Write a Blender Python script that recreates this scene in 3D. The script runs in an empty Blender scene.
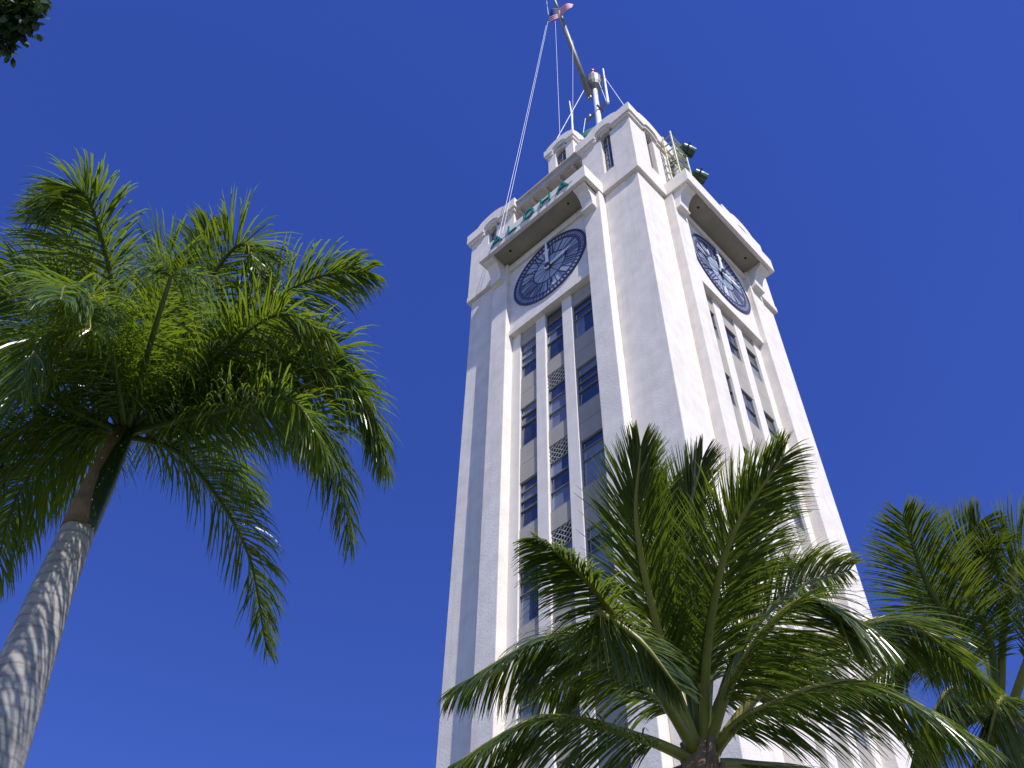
import bpy, bmesh, math, random
from mathutils import Vector, Matrix
random.seed(7)
R = math.radians
sc = bpy.context.scene
# ------------------------------------------------------------ camera
cam_d = bpy.data.cameras.new('camera'); cam = bpy.data.objects.new('camera', cam_d)
sc.collection.objects.link(cam); sc.camera = cam
cam_d.sensor_width = 36; cam_d.lens = 1064.014 / 1024 * 36
cam_d.clip_start = 0.1; cam_d.clip_end = 5000
_r = Vector((0.72609154, 0.6874792, 0.01278401)); _u = Vector((0.54042015, -0.58207094, 0.6075685)); _f = Vector((-0.42513191, 0.43424161, 0.79416439))
cam.matrix_world = Matrix(((_r.x, _u.x, -_f.x, 12.6406), (_r.y, _u.y, -_f.y, -21.7931), (_r.z, _u.z, -_f.z, 1.599), (0, 0, 0, 1)))
# ------------------------------------------------------------ sky and sun
SUN = Vector((3.0, -1.0, 4.0)).normalized()
world = bpy.data.worlds.new('World'); sc.world = world; world.use_nodes = True
wn = world.node_tree; wn.nodes.clear()
sky = wn.nodes.new('ShaderNodeTexSky'); sky.sky_type = 'NISHITA'; sky.sun_disc = False
sky.sun_elevation = math.asin(SUN.z); sky.sun_rotation = math.atan2(SUN.x, SUN.y)
sky.air_density = 0.9; sky.dust_density = 0.0; sky.ozone_density = 5.5; sky.altitude = 0
hs = wn.nodes.new('ShaderNodeHueSaturation'); hs.inputs['Saturation'].default_value = 1.205; hs.inputs['Hue'].default_value = 0.527
bg = wn.nodes.new('ShaderNodeBackground'); bg.inputs['Strength'].default_value = 0.15
wo = wn.nodes.new('ShaderNodeOutputWorld')
wn.links.new(sky.outputs[0], hs.inputs['Color']); wn.links.new(hs.outputs[0], bg.inputs[0]); wn.links.new(bg.outputs[0], wo.inputs[0])
sun_d = bpy.data.lights.new('sun', 'SUN'); sun = bpy.data.objects.new('sun', sun_d); sc.collection.objects.link(sun)
sun_d.energy = 4.85; sun_d.angle = R(0.53); sun_d.color = (1.0, 0.965, 0.92)
sun.rotation_euler = (-SUN).to_track_quat('-Z', 'Y').to_euler(); sun.location = SUN * 100
sc.view_settings.view_transform = 'Standard'; sc.view_settings.look = 'None'
sc.view_settings.exposure = 0.28; sc.view_settings.gamma = 1
sc.render.resolution_x = 1024; sc.render.resolution_y = 768

# ------------------------------------------------------------ materials
def mat(name, color, rough=0.7, bump=0.0, bscale=20, var=0.0, vscale=2.0, spec=0.5, metal=0.0, stain=0.0):
    m = bpy.data.materials.new(name); m.use_nodes = True
    nt = m.node_tree; b = nt.nodes['Principled BSDF']
    b.inputs['Base Color'].default_value = (*color, 1); b.inputs['Roughness'].default_value = rough
    b.inputs['Specular IOR Level'].default_value = spec; b.inputs['Metallic'].default_value = metal
    tc = nt.nodes.new('ShaderNodeTexCoord')
    col = None
    if var:
        n = nt.nodes.new('ShaderNodeTexNoise'); n.inputs['Scale'].default_value = vscale; n.inputs['Detail'].default_value = 6
        nt.links.new(tc.outputs['Object'], n.inputs['Vector'])
        mx = nt.nodes.new('ShaderNodeMix'); mx.data_type = 'RGBA'
        mr = nt.nodes.new('ShaderNodeMapRange'); mr.inputs[1].default_value = .35; mr.inputs[2].default_value = .7
        nt.links.new(n.outputs['Fac'], mr.inputs[0]); nt.links.new(mr.outputs[0], mx.inputs['Factor'])
        mx.inputs['A'].default_value = (*[c * (1 - var) for c in color], 1); mx.inputs['B'].default_value = (*[min(1, c * (1 + var * .6)) for c in color], 1)
        col = mx.outputs['Result']
    if stain:   # rain streaks: noise stretched along z
        mp = nt.nodes.new('ShaderNodeMapping'); mp.inputs['Scale'].default_value = (3.5, 3.5, .16)
        nt.links.new(tc.outputs['Object'], mp.inputs[0])
        n2 = nt.nodes.new('ShaderNodeTexNoise'); n2.inputs['Scale'].default_value = 1.0; n2.inputs['Detail'].default_value = 5; n2.inputs['Roughness'].default_value = .65
        nt.links.new(mp.outputs[0], n2.inputs['Vector'])
        m2 = nt.nodes.new('ShaderNodeMapRange'); m2.inputs[1].default_value = .5; m2.inputs[2].default_value = .78; m2.inputs[4].default_value = stain
        nt.links.new(n2.outputs['Fac'], m2.inputs[0])
        mx2 = nt.nodes.new('ShaderNodeMix'); mx2.data_type = 'RGBA'
        nt.links.new(m2.outputs[0], mx2.inputs['Factor'])
        if col: nt.links.new(col, mx2.inputs['A'])
        else: mx2.inputs['A'].default_value = (*color, 1)
        mx2.inputs['B'].default_value = (color[0] * .62, color[1] * .56, color[2] * .48, 1)
        col = mx2.outputs['Result']
    if col: nt.links.new(col, b.inputs['Base Color'])
    if bump:
        n3 = nt.nodes.new('ShaderNodeTexNoise'); n3.inputs['Scale'].default_value = bscale; n3.inputs['Detail'].default_value = 5
        nt.links.new(tc.outputs['Object'], n3.inputs['Vector'])
        bp = nt.nodes.new('ShaderNodeBump'); bp.inputs['Strength'].default_value = bump; bp.inputs['Distance'].default_value = .05
        nt.links.new(n3.outputs['Fac'], bp.inputs['Height']); nt.links.new(bp.outputs[0], b.inputs['Normal'])
    return m

def leaf_mat(name, dark, light, rough=.32, trans=.3, tcol=(.22, .38, .03)):
    m = bpy.data.materials.new(name); m.use_nodes = True; nt = m.node_tree; b = nt.nodes['Principled BSDF']
    g = nt.nodes.new('ShaderNodeNewGeometry'); mx = nt.nodes.new('ShaderNodeValToRGB'); cr = mx.color_ramp; cr.elements[0].color = (*dark, 1); cr.elements[1].color = (.30, .24, .08, 1)
    e = cr.elements.new(.93); e.color = (*light, 1); e = cr.elements.new(.965); e.color = (light[0] * 1.7, light[1] * 1.25, light[2], 1)
    nt.links.new(g.outputs['Random Per Island'], mx.inputs[0]); nt.links.new(mx.outputs[0], b.inputs['Base Color'])
    b.inputs['Roughness'].default_value = rough; b.inputs['Specular IOR Level'].default_value = .5
    tr = nt.nodes.new('ShaderNodeBsdfTranslucent'); tr.inputs[0].default_value = (*tcol, 1)
    ms = nt.nodes.new('ShaderNodeMixShader'); ms.inputs[0].default_value = trans
    out = nt.nodes['Material Output']
    nt.links.new(b.outputs[0], ms.inputs[1]); nt.links.new(tr.outputs[0], ms.inputs[2]); nt.links.new(ms.outputs[0], out.inputs[0])
    return m

M = dict(
    stucco=mat('stucco', (.735, .68, .61), .9, .22, 13, .09, 1.3, .2, stain=.34),
    trim=mat('painted_trim', (.74, .685, .615), .8, .1, 14, .06, 1.5, .25, stain=.3),
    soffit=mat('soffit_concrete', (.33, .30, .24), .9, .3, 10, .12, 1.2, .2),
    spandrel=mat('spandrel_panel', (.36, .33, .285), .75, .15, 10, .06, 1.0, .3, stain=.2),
    frame=mat('window_frame', (.20, .22, .24), .4, 0, 1, 0, 1, .5),
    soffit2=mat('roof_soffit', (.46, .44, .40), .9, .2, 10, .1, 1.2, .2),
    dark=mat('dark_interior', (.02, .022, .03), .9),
    grille=mat('grille_metal', (.5, .5, .48), .5),
    iron=mat('clock_iron', (.04, .045, .11), .45, .2, 30, .2, 4),
    opal=mat('clock_opal_glass', (.34, .40, .48), .45, 0, 1, .12, 1.5, .3),
    white=mat('white_paint', (.82, .82, .82), .4),
    pole=mat('weathered_pole', (.20, .20, .17), .5, .2, 8, .25, 1.2),
    rope=mat('rope', (.8, .8, .8), .8),
    teal=mat('teal_letter', (.02, .22, .20), .5),
    copper=mat('green_dome', (.03, .17, .13), .6, .2, 6, .25, 1),
    lampgreen=mat('lamp_housing', (.008, .05, .028), .45),
    lamppink=mat('lamp_cap', (.75, .5, .42), .5),
    rack=mat('rack_metal', (.42, .43, .25), .6, 0, 1, .3, 3),
    navy=mat('clock_band_navy', (.085, .095, .18), .5, 0, 1, .15, 3),
    red=mat('red_lens', (.6, .03, .03), .3),
    fred=mat('flag_red', (.5, .015, .05), .8), fwhite=mat('flag_white', (.62, .62, .66), .8), fblue=mat('flag_blue', (.02, .03, .18), .8),
    paving=mat('plaza_paving', (.17, .16, .14), .9, .3, 8, .2, .6),
    lawn=mat('lawn', (.05, .09, .02), .95, .5, 30, .3, 2),
    asphalt=mat('asphalt', (.05, .05, .052), .9, .3, 30, .2, 1),
    bark=mat('royal_bark', (.36, .34, .31), .9, .6, 6, .25, 2.5, .1),
    cocobark=mat('coconut_bark', (.20, .16, .12), .95, .8, 9, .3, 3, .1),
    shaft=mat('crownshaft_green', (.028, .055, .014), .35, .1, 5, .3, 2),
    sheath=mat('dry_sheath', (.26, .17, .10), .9, .5, 12, .3, 4),
    rachis=mat('frond_midrib', (.26, .24, .05), .45, 0, 1, .2, 3),
    rachisd=mat('frond_midrib_green', (.10, .13, .03), .45, 0, 1, .2, 3),
    royal=leaf_mat('royal_leaflet', (.018, .045, .006), (.10, .15, .012), .24, .28, (.30, .42, .02)),
    coco=leaf_mat('coconut_leaflet', (.018, .042, .008), (.08, .115, .016), .25, .27, (.27, .36, .02)),
    broad=leaf_mat('broad_leaf', (.012, .03, .006), (.03, .06, .01), .5, .05),
    coconut=mat('coconut_husk', (.16, .13, .04), .5, .2, 10, .3, 5),
)
def glass_mat(name, base, rough):
    m = mat(name, base, rough, 0, 1, .35, .7, 1.0)
    nt = m.node_tree; b = nt.nodes['Principled BSDF']; b.inputs['IOR'].default_value = 1.6
    n = nt.nodes.new('ShaderNodeTexNoise'); n.inputs['Scale'].default_value = .9
    tc = nt.nodes.new('ShaderNodeTexCoord'); nt.links.new(tc.outputs['Object'], n.inputs['Vector'])
    bp = nt.nodes.new('ShaderNodeBump'); bp.inputs['Strength'].default_value = .12; bp.inputs['Distance'].default_value = .1
    nt.links.new(n.outputs['Fac'], bp.inputs['Height']); nt.links.new(bp.outputs[0], b.inputs['Normal'])
    return m
def rings(m, scale, dist, amount):
    nt = m.node_tree; b = nt.nodes['Principled BSDF']; w = nt.nodes.new('ShaderNodeTexWave'); w.bands_direction = 'Z'
    w.inputs['Scale'].default_value = scale; w.inputs['Distortion'].default_value = dist; w.inputs['Detail'].default_value = 3; w.inputs['Detail Scale'].default_value = 1.5
    tc = nt.nodes.new('ShaderNodeTexCoord'); nt.links.new(tc.outputs['Object'], w.inputs['Vector'])
    mr = nt.nodes.new('ShaderNodeMapRange'); mr.inputs[1].default_value = 0; mr.inputs[2].default_value = .28; mr.inputs[3].default_value = amount; mr.inputs[4].default_value = 0
    nt.links.new(w.outputs['Fac'], mr.inputs[0]); mx = nt.nodes.new('ShaderNodeMix'); mx.data_type = 'RGBA'
    src = b.inputs['Base Color'].links[0].from_socket
    nt.links.new(src, mx.inputs['A']); mx.inputs['B'].default_value = (.09, .075, .06, 1); nt.links.new(mr.outputs[0], mx.inputs['Factor']); nt.links.new(mx.outputs['Result'], b.inputs['Base Color'])
rings(M['bark'], 2.2, 4.5, .38); rings(M['cocobark'], 4.0, 2.5, .6)
M['glass'] = glass_mat('window_glass', (.03, .035, .055), .1)
M['blind'] = glass_mat('window_blind_glass', (.17, .19, .23), .15)

# ------------------------------------------------------------ helpers
def tag(o, label=None, cat=None, group=None, kind=None):
    if label: o['label'] = label
    if cat: o['category'] = cat
    if group: o['group'] = group
    if kind: o['kind'] = kind
    return o
def empty(name, loc, label, cat, group=None):
    o = bpy.data.objects.new(name, None); sc.collection.objects.link(o); o.location = loc
    return tag(o, label, cat, group)
class MB:
    def __init__(s, tf=None): s.v = []; s.f = []; s.m = []; s.mi = 0; s.tf = tf
    def pt(s, p):
        p = Vector(p)
        if s.tf: p = s.tf(p)
        s.v.append(p); return len(s.v) - 1
    def face(s, idx): s.f.append(tuple(idx)); s.m.append(s.mi)
    def box(s, a, b):
        (x0, y0, z0), (x1, y1, z1) = a, b
        i = [s.pt((x, y, z)) for z in (z0, z1) for x, y in ((x0, y0), (x1, y0), (x1, y1), (x0, y1))]
        for q in ((3, 2, 1, 0), (4, 5, 6, 7), (0, 1, 5, 4), (1, 2, 6, 5), (2, 3, 7, 6), (3, 0, 4, 7)): s.face([i[k] for k in q])
    def prism(s, poly, fa, fb):      # poly: list of 2D; fa/fb map 2D -> 3D for the two ends
        n = len(poly); a = [s.pt(fa(*p)) for p in poly]; b = [s.pt(fb(*p)) for p in poly]
        s.face(a[::-1]); s.face(b)
        for k in range(n): s.face((a[k], a[(k + 1) % n], b[(k + 1) % n], b[k]))
    def tube(s, pts, rad, n=8, cap=True):
        pts = [Vector(p) for p in pts]; rings = []
        if not hasattr(rad, '__len__'): rad = [rad] * len(pts)
        ref = None
        for i, p in enumerate(pts):
            t = (pts[min(i + 1, len(pts) - 1)] - pts[max(i - 1, 0)]).normalized()
            if ref is None: ref = Vector((1, 0, 0)) if abs(t.x) < .8 else Vector((0, 1, 0))
            a = (ref - t * ref.dot(t)).normalized(); ref = a; b = t.cross(a)
            rings.append([s.pt(p + (a * math.cos(6.28318 * k / n) + b * math.sin(6.28318 * k / n)) * rad[i]) for k in range(n)])
        for r0, r1 in zip(rings, rings[1:]):
            for k in range(n): s.face((r0[k], r0[(k + 1) % n], r1[(k + 1) % n], r1[k]))
        if cap: s.face(rings[0][::-1]); s.face(rings[-1])
    def lathe(s, prof, c, n=24):
        rings = [[s.pt((c[0] + r * math.cos(2 * math.pi * k / n), c[1] + r * math.sin(2 * math.pi * k / n), c[2] + z)) for k in range(n)] for r, z in prof]
        for r0, r1 in zip(rings, rings[1:]):
            for k in range(n): s.face((r0[k], r0[(k + 1) % n], r1[(k + 1) % n], r1[k]))
        s.face(rings[0][::-1]); s.face(rings[-1])
    def build(s, name, mats, parent=None, smooth=False, bevel=0, fix=True):
        me = bpy.data.meshes.new(name); me.from_pydata([tuple(p) for p in s.v], [], s.f)
        for m in (mats if isinstance(mats, (list, tuple)) else [mats]): me.materials.append(m)
        me.polygons.foreach_set('material_index', s.m)
        if smooth: me.polygons.foreach_set('use_smooth', [True] * len(me.polygons))
        if fix:
            b = bmesh.new(); b.from_mesh(me); bmesh.ops.recalc_face_normals(b, faces=b.faces); b.to_mesh(me); b.free()
        me.update()
        o = bpy.data.objects.new(name, me); sc.collection.objects.link(o)
        if parent: o.parent = parent
        if bevel:
            md = o.modifiers.new('bevel', 'BEVEL'); md.width = bevel; md.segments = 2; md.limit_method = 'ANGLE'; md.angle_limit = R(40)
        return o
def copy_tree(o, parent=None):
    c = o.copy(); sc.collection.objects.link(c); c.parent = parent
    for ch in o.children: copy_tree(ch, c)
    return c
def copy_parts(src, dst):
    for ch in list(src): copy_tree(ch, dst)
# ------------------------------------------------------------ ground
Z0 = 51.83
g = MB(); g.box((-1500, -1500, -.5), (1500, 1500, 0)); tag(g.build('ground', M['paving']), kind='structure')
g = MB(); g.box((-40, -26, -.4), (40, -7.5, .02)); tag(g.build('lawn', M['lawn']), kind='structure')
g = MB(); g.box((-60, -42, -.4), (60, -30, .008)); tag(g.build('road', M['asphalt']), kind='structure')
g = MB(); g.box((-60, -30, -.4), (60, -29.8, .13)); tag(g.build('kerb', M['paving']), kind='structure')

# ------------------------------------------------------------ clock tower
tower = empty('clock_tower', (-6, 6, 0), 'tall off-white concrete clock tower with dark clock dials and tall window slots', 'tower')
def facetf(k, cx=0, cy=0, half=6.0):
    c, s = [(1, 0), (0, 1), (-1, 0), (0, -1)][k]
    def tf(p):
        x, y = p.x - half, -(half + p.y)
        return Vector((cx + c * x - s * y, cy + s * x + c * y, Z0 + p.z))
    return tf
CW, IW, PR = 2.2, 1.07, .5
ZB = -Z0                                   # ground in relative z
# corner piers
for k in range(4):
    m = MB(facetf(k)); m.box((0, -CW, ZB), (CW, 0, -.002)); m.build('corner_pier', M['stucco'], tower, bevel=.03)
for k in range(4):
    for u0 in (CW, 12 - CW - IW):
        m = MB(facetf(k)); m.box((u0, -.6, ZB), (u0 + IW, PR, -.003)); m.build('inner_pier', M['stucco'], tower, bevel=.03)
# core (closed body behind the faces)
m = MB(); h = 6 - 1.0; m.box((-h, -h, 0), (h, h, Z0 - .3)); m.build('core_wall', M['spandrel'], tower)
m = MB()
for k in range(4):
    m.tf = facetf(k); m.box((-.35, -2.9, ZB), (14.0 - 1.7, .75, ZB + 2.2))
m.build('plinth', M['stucco'], tower)
COLS = [(3.8, 4.85), (5.45, 6.55), (7.15, 8.2)]
PER = 4.93; WT = -7.72; WH = 2.72
rnd = random.Random(3)
for k in range(4):
    tf = facetf(k)
    if k > 1:    # the two far faces: plain infill between the piers
        m = MB(tf); m.box((CW + IW, -.9, ZB), (12 - CW - IW, -.1, 0)); m.build('infill_wall', M['spandrel'], tower); 
    else:
        for u0, u1 in ((CW + IW, 3.8), (8.42 if k == 0 else 8.2, 12 - CW - IW)):
            m = MB(tf); m.box((u0 + .001, -.9, ZB), (u1, -.02, -6.65)); m.build('window_surround', M['trim'], tower)
        for u0, u1 in ((4.85, 5.45), (6.55, 7.15)):
            m = MB(tf); m.box((u0, -.9, ZB), (u1, 0, -6.65)); m.build('mullion', M['trim'], tower, bevel=.02)
        # floors
        for ci, (u0, u1) in enumerate(COLS):
            if k == 0 and ci == 2: u1 = 8.42
            z = -6.66
            fl = 0
            while z > ZB + 3:
                wt = WT - PER * fl                       # window top
                if k == 0 and ci == 1 and fl == 0: wt = -6.75
                if k == 1: wt -= .25 
                wb = WT - PER * fl - WH + (.25 if k == 1 else 0)
                if k == 0 and ci == 1: wb -= .15
                if z - wt > .2:                           # spandrel between z and wt, two panels with a joint
                    if k == 0 and ci == 1:
                        mid = (z + wt) / 2
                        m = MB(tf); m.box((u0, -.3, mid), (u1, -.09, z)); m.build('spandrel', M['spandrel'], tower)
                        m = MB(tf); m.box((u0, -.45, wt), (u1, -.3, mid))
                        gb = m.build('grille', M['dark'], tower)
                        m = MB(tf); s = .27; hh = mid - wt; n = int((1.1 + hh) / s) + 1
                        for sgn in (1, -1):
                            for i in range(n):
                                # diagonal bars clipped to the opening
                                a0 = -hh + i * s
                                pa, pb = [], []
                                ua = max(0, a0); ub = min(u1 - u0, a0 + hh)
                                if ub - ua < .05: continue
                                za = ua - a0; zb_ = ub - a0
                                p0 = Vector((u0 + ua, 0, (wt + za) if sgn > 0 else (mid - za))); p1 = Vector((u0 + ub, 0, (wt + zb_) if sgn > 0 else (mid - zb_)))
                                dd = .12 if sgn > 0 else .15
                                p0.y = p1.y = -dd
                                m.tube([p0, p1], .02, 4, False)
                        m.build('lattice', M['grille'], gb)
                    else:
                        mid = (z + wt) / 2
                        m = MB(tf)
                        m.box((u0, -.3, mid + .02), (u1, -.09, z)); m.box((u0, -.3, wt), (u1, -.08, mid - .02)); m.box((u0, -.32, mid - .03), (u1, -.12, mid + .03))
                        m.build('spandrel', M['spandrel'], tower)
                # window: frame with rails, panes, sash tilted out
                m = MB(tf); e = .04
                rails = [.2, .44] if ci != 1 else [.3, .62]
                if k == 1: rails = [.5]
                if rnd.random() < .3 and k == 0: rails = [.22, .42, .62]
                H = wt - wb
                m.box((u0 + .001, -.32, wb + .003), (u0 + e, -.12, wt - .003)); m.box((u1 - e, -.32, wb + .003), (u1 - .001, -.12, wt - .003))
                m.box((u0 + e, -.32, wt - e), (u1 - e, -.122, wt - .003)); m.box((u0 + e, -.32, wb + .003), (u1 - e, -.1, wb + .08))
                for r_ in rails: m.box((u0 + e, -.318, wt - H * r_ - .022), (u1 - e, -.11, wt - H * r_ + .022))
                if k == 0 and ci != 1 and False: pass
                fr = m.build('window', M['frame'], tower)
                ed = [0] + rails + [1]
                m = MB(tf)
                for a, b in zip(ed, ed[1:]):
                    zt, zb2 = wt - H * a, wt - H * b
                    til = rnd.uniform(-.015, .05)
                    m.mi = 1 if rnd.random() < (.5 if k == 0 else .6) else 0
                    uu0, uu1 = u0 + e * .6, u1 - e * .6
                    if m.mi == 1 and rnd.random() < .5: # half-drawn
                        um = u0 + (u1 - u0) * rnd.uniform(.4, .65)
                        q = [m.pt((uu0, -.18 + til, zb2)), m.pt((um, -.18 + til, zb2)), m.pt((um, -.18, zt)), m.pt((uu0, -.18, zt))]; m.face(q)
                        m.mi = 0
                        q = [m.pt((um, -.18 + til, zb2)), m.pt((uu1, -.18 + til, zb2)), m.pt((uu1, -.18, zt)), m.pt((um, -.18, zt))]; m.face(q)
                    else:
                        q = [m.pt((uu0, -.18 + til, zb2)), m.pt((uu1, -.18 + til, zb2)), m.pt((uu1, -.18, zt)), m.pt((uu0, -.18, zt))]; m.face(q)
                m.build('pane', [M['glass'], M['blind']], fr, fix=False)
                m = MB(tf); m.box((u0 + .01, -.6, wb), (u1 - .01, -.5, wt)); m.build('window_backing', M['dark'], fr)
                z = wb; fl += 1
            if z > ZB + 2: 
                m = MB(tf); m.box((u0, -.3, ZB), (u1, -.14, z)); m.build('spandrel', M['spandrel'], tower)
    # clock panel, with mouldings
    m = MB(tf)
    m.box((CW + IW, -.9, -6.65), (12 - CW - IW, .2, -.05))
    m.box((CW + IW + .002, .2, -.62), (12 - CW - IW - .002, .34, -.052))
    m.box((CW + IW + .003, .2, -6.648), (12 - CW - IW - .003, .27, -6.25))
    m.build('clock_panel', M['trim'], tower)
    # clock
    ZC = -3.14; RC = 2.47; UC = 6.05
    P = lambda r, a, d: (UC + r * math.sin(a), d, ZC + r * math.cos(a))
    def ring(m, r0, r1, d0, d1, n=72):
        for i in range(n):
            a0, a1 = 2 * math.pi * i / n, 2 * math.pi * (i + 1) / n
            c = [m.pt(P(r, a, d)) for d in (d0, d1) for r, a in ((r0, a0), (r1, a0), (r1, a1), (r0, a1))]
            m.face((c[4], c[5], c[6], c[7])); m.face((c[0], c[4], c[7], c[3])); m.face((c[1], c[2], c[6], c[5]))
    def bar(m, r0, r1, a, w0, w1, d0, d1, off=0):
        dx, dz = math.sin(a), math.cos(a); nx, nz = dz, -dx
        q = []
        for d in (d0, d1):
            for r, w, s in ((r0, w0, -1), (r0, w0, 1), (r1, w1, 1), (r1, w1, -1)):
                q.append(m.pt((UC + dx * r + nx * (off + s * w / 2), d, ZC + dz * r + nz * (off + s * w / 2))))
        for f in ((4, 5, 6, 7), (0, 1, 5, 4), (1, 2, 6, 5), (2, 3, 7, 6), (3, 0, 4, 7), (0, 3, 2, 1)): m.face([q[i] for i in f])
    m = MB(tf); n = 72
    c0 = m.pt(P(0, 0, .235)); rr = [m.pt(P(RC - .02, 2 * math.pi * i / n, .235)) for i in range(n)]
    for i in range(n): m.face((c0, rr[i], rr[(i + 1) % n]))
    ck = m.build('clock_dial', M['opal'], tower)
    m = MB(tf)
    ring(m, RC - .07, RC + .03, .2, .275); ring(m, RC * .80, RC * .835, .236, .246); ring(m, RC * .43, RC * .47, .236, .246)
    for i in range(60): bar(m, RC * .83, RC - .12, i * math.pi / 30, .06 if i % 5 else .12, .075 if i % 5 else .14, .237, .246)
    bar(m, RC * .45, RC * .82, math.pi / 12, .03, .03, .2362, .2363); m.build('dial_ring', M['iron'], ck, fix=True)
    m = MB(tf); ring(m, RC * .845, RC - .06, .236, .2405); m.mi = 1
    for i in range(60): bar(m, RC * .875, RC - .13, (i + .5) * math.pi / 30, .10, .12, .2407, .2435)
    m.build('minute_band', [M['navy'], M['opal']], ck)
    num = ['XII', 'I', 'II', 'III', 'IIII', 'V', 'VI', 'VII', 'VIII', 'IX', 'X', 'XI']
    m = MB(tf)
    for i, tx in enumerate(num):
        a = i * math.pi / 6
        ws = {'I': .17, 'V': .32, 'X': .32}; tot = sum(ws[c] for c in tx); o = -tot / 2
        for c in tx:
            w = ws[c]; oc = o + w / 2; o += w
            r0, r1 = RC * .475, RC * .79
            if c == 'I': bar(m, r0, r1, a, .085, .09, .236, .246, oc)
            else:
                dx, dz = math.sin(a), math.cos(a); nx, nz = dz, -dx
                segs = [((r0, 0), (r1, -.11)), ((r0, 0), (r1, .11))] if c == 'V' else [((r0, -.11), (r1, .11)), ((r0, .11), (r1, -.11))]
                for (ra, oa), (rb, ob) in segs:
                    A = (UC + dx * ra + nx * (oc + oa), .236, ZC + dz * ra + nz * (oc + oa)); B = (UC + dx * rb + nx * (oc + ob), .236, ZC + dz * rb + nz * (oc + ob))
                    m.tube([A, B], .042, 4)
        bar(m, RC * .46, RC * .8, a + math.pi / 12, .03, .04, .236, .246)
    m.build('numerals', M['iron'], ck)
    m = MB(tf)
    for i in range(12): bar(m, .1, RC * .44, i * math.pi / 6, .03, .03, .236, .246)
    m.build('spokes', M['iron'], ck)
    m = MB(tf)
    for a, L_, w in ((R(-2), RC * .96, .20), ):
        bar(m, -.3, L_ * .55, a, w, w * .9, .38, .42); bar(m, L_ * .55, L_ * .62, a, w * 1.9, w * 1.6, .38, .421); bar(m, L_ * .62, L_, a, w * .8, w * .35, .38, .42)
    m.build('minute_hand', M['white'], ck)
    m = MB(tf); a = R(81); L_ = 1.62; w = .2
    bar(m, -.25, L_ * .6, a, w, w * .9, .34, .37); bar(m, L_ * .6, L_ * .7, a, w * 1.8, w * 1.5, .34, .371); bar(m, L_ * .7, L_, a, w * .8, w * .3, .34, .37)
    m.build('hour_hand', M['white'], ck)
    m = MB(tf); ring(m, 0.0001, .16, .236, .47, 20); m.build('hub', M['iron'], ck)
    # balcony with lipped soffit
    m = MB(tf); u0, u1, B = 2.15, 9.85, 1.62
    m.box((u0, -1.5, .14), (u1, B - .22, 1.15))                                 # slab
    m.box((u0 - .002, B - .22, 0), (u1 + .002, B, 1.23))                          # front fascia
    m.box((u0 - .002, .172, .002), (u0 + .22, B - .22, 1.228)); m.box((u1 - .22, .172, .002), (u1 + .002, B - .22, 1.228))
    bal = m.build('balcony', M['trim'], tower, bevel=.02)
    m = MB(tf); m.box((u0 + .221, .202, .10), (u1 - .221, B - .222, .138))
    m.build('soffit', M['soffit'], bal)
    m = MB(tf)
    for uu in (3.9, 8.1): m.lathe([(.07, 0), (.07, .03)], (uu, .95, .085), 12)
    m.build('soffit_vent', M['dark'], bal)
    # console brackets at both ends
    for u0 in (CW + .12, 12 - CW - IW + .12):
        m = MB(tf)
        prof = [(PR - .02, .135), (1.38, .135), (1.38, -.18), (1.14, -.3), (.93, -.62), (.82, -1.0), (.78, -1.28), (.78, -1.62), (PR - .02, -1.72)]
        m.prism(prof, lambda a, b: (u0, a, b), lambda a, b: (u0 + IW - .36, a, b))
        m.box((u0 - .03, PR - .02, -1.62), (u0 + IW - .33, .84, -1.47))
        m.box((u0 - .03, 1.22, -.16), (u0 + IW - .33, 1.4, .12))
        m.build('bracket', M['trim'], tower, bevel=.015)
    # roof slab of the deck between the turrets, ribs beneath
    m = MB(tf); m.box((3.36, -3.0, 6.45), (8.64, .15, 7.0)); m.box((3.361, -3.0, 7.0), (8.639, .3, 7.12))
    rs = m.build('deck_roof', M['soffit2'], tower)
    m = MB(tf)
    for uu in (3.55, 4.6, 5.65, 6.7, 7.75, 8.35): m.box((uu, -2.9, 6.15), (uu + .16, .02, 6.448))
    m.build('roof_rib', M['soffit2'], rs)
    m = MB(tf); m.box((3.3, -2.6, .9), (8.7, -2.3, 6.44)); dw = m.build('deck_wall', M['trim'], tower)
    for uu in (3.9, 5.55, 7.2):
        m = MB(tf); m.box((uu, -2.31, 1.9), (uu + .9, -2.28, 5.4)); m.build('opening', M['glass'], dw)
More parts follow.
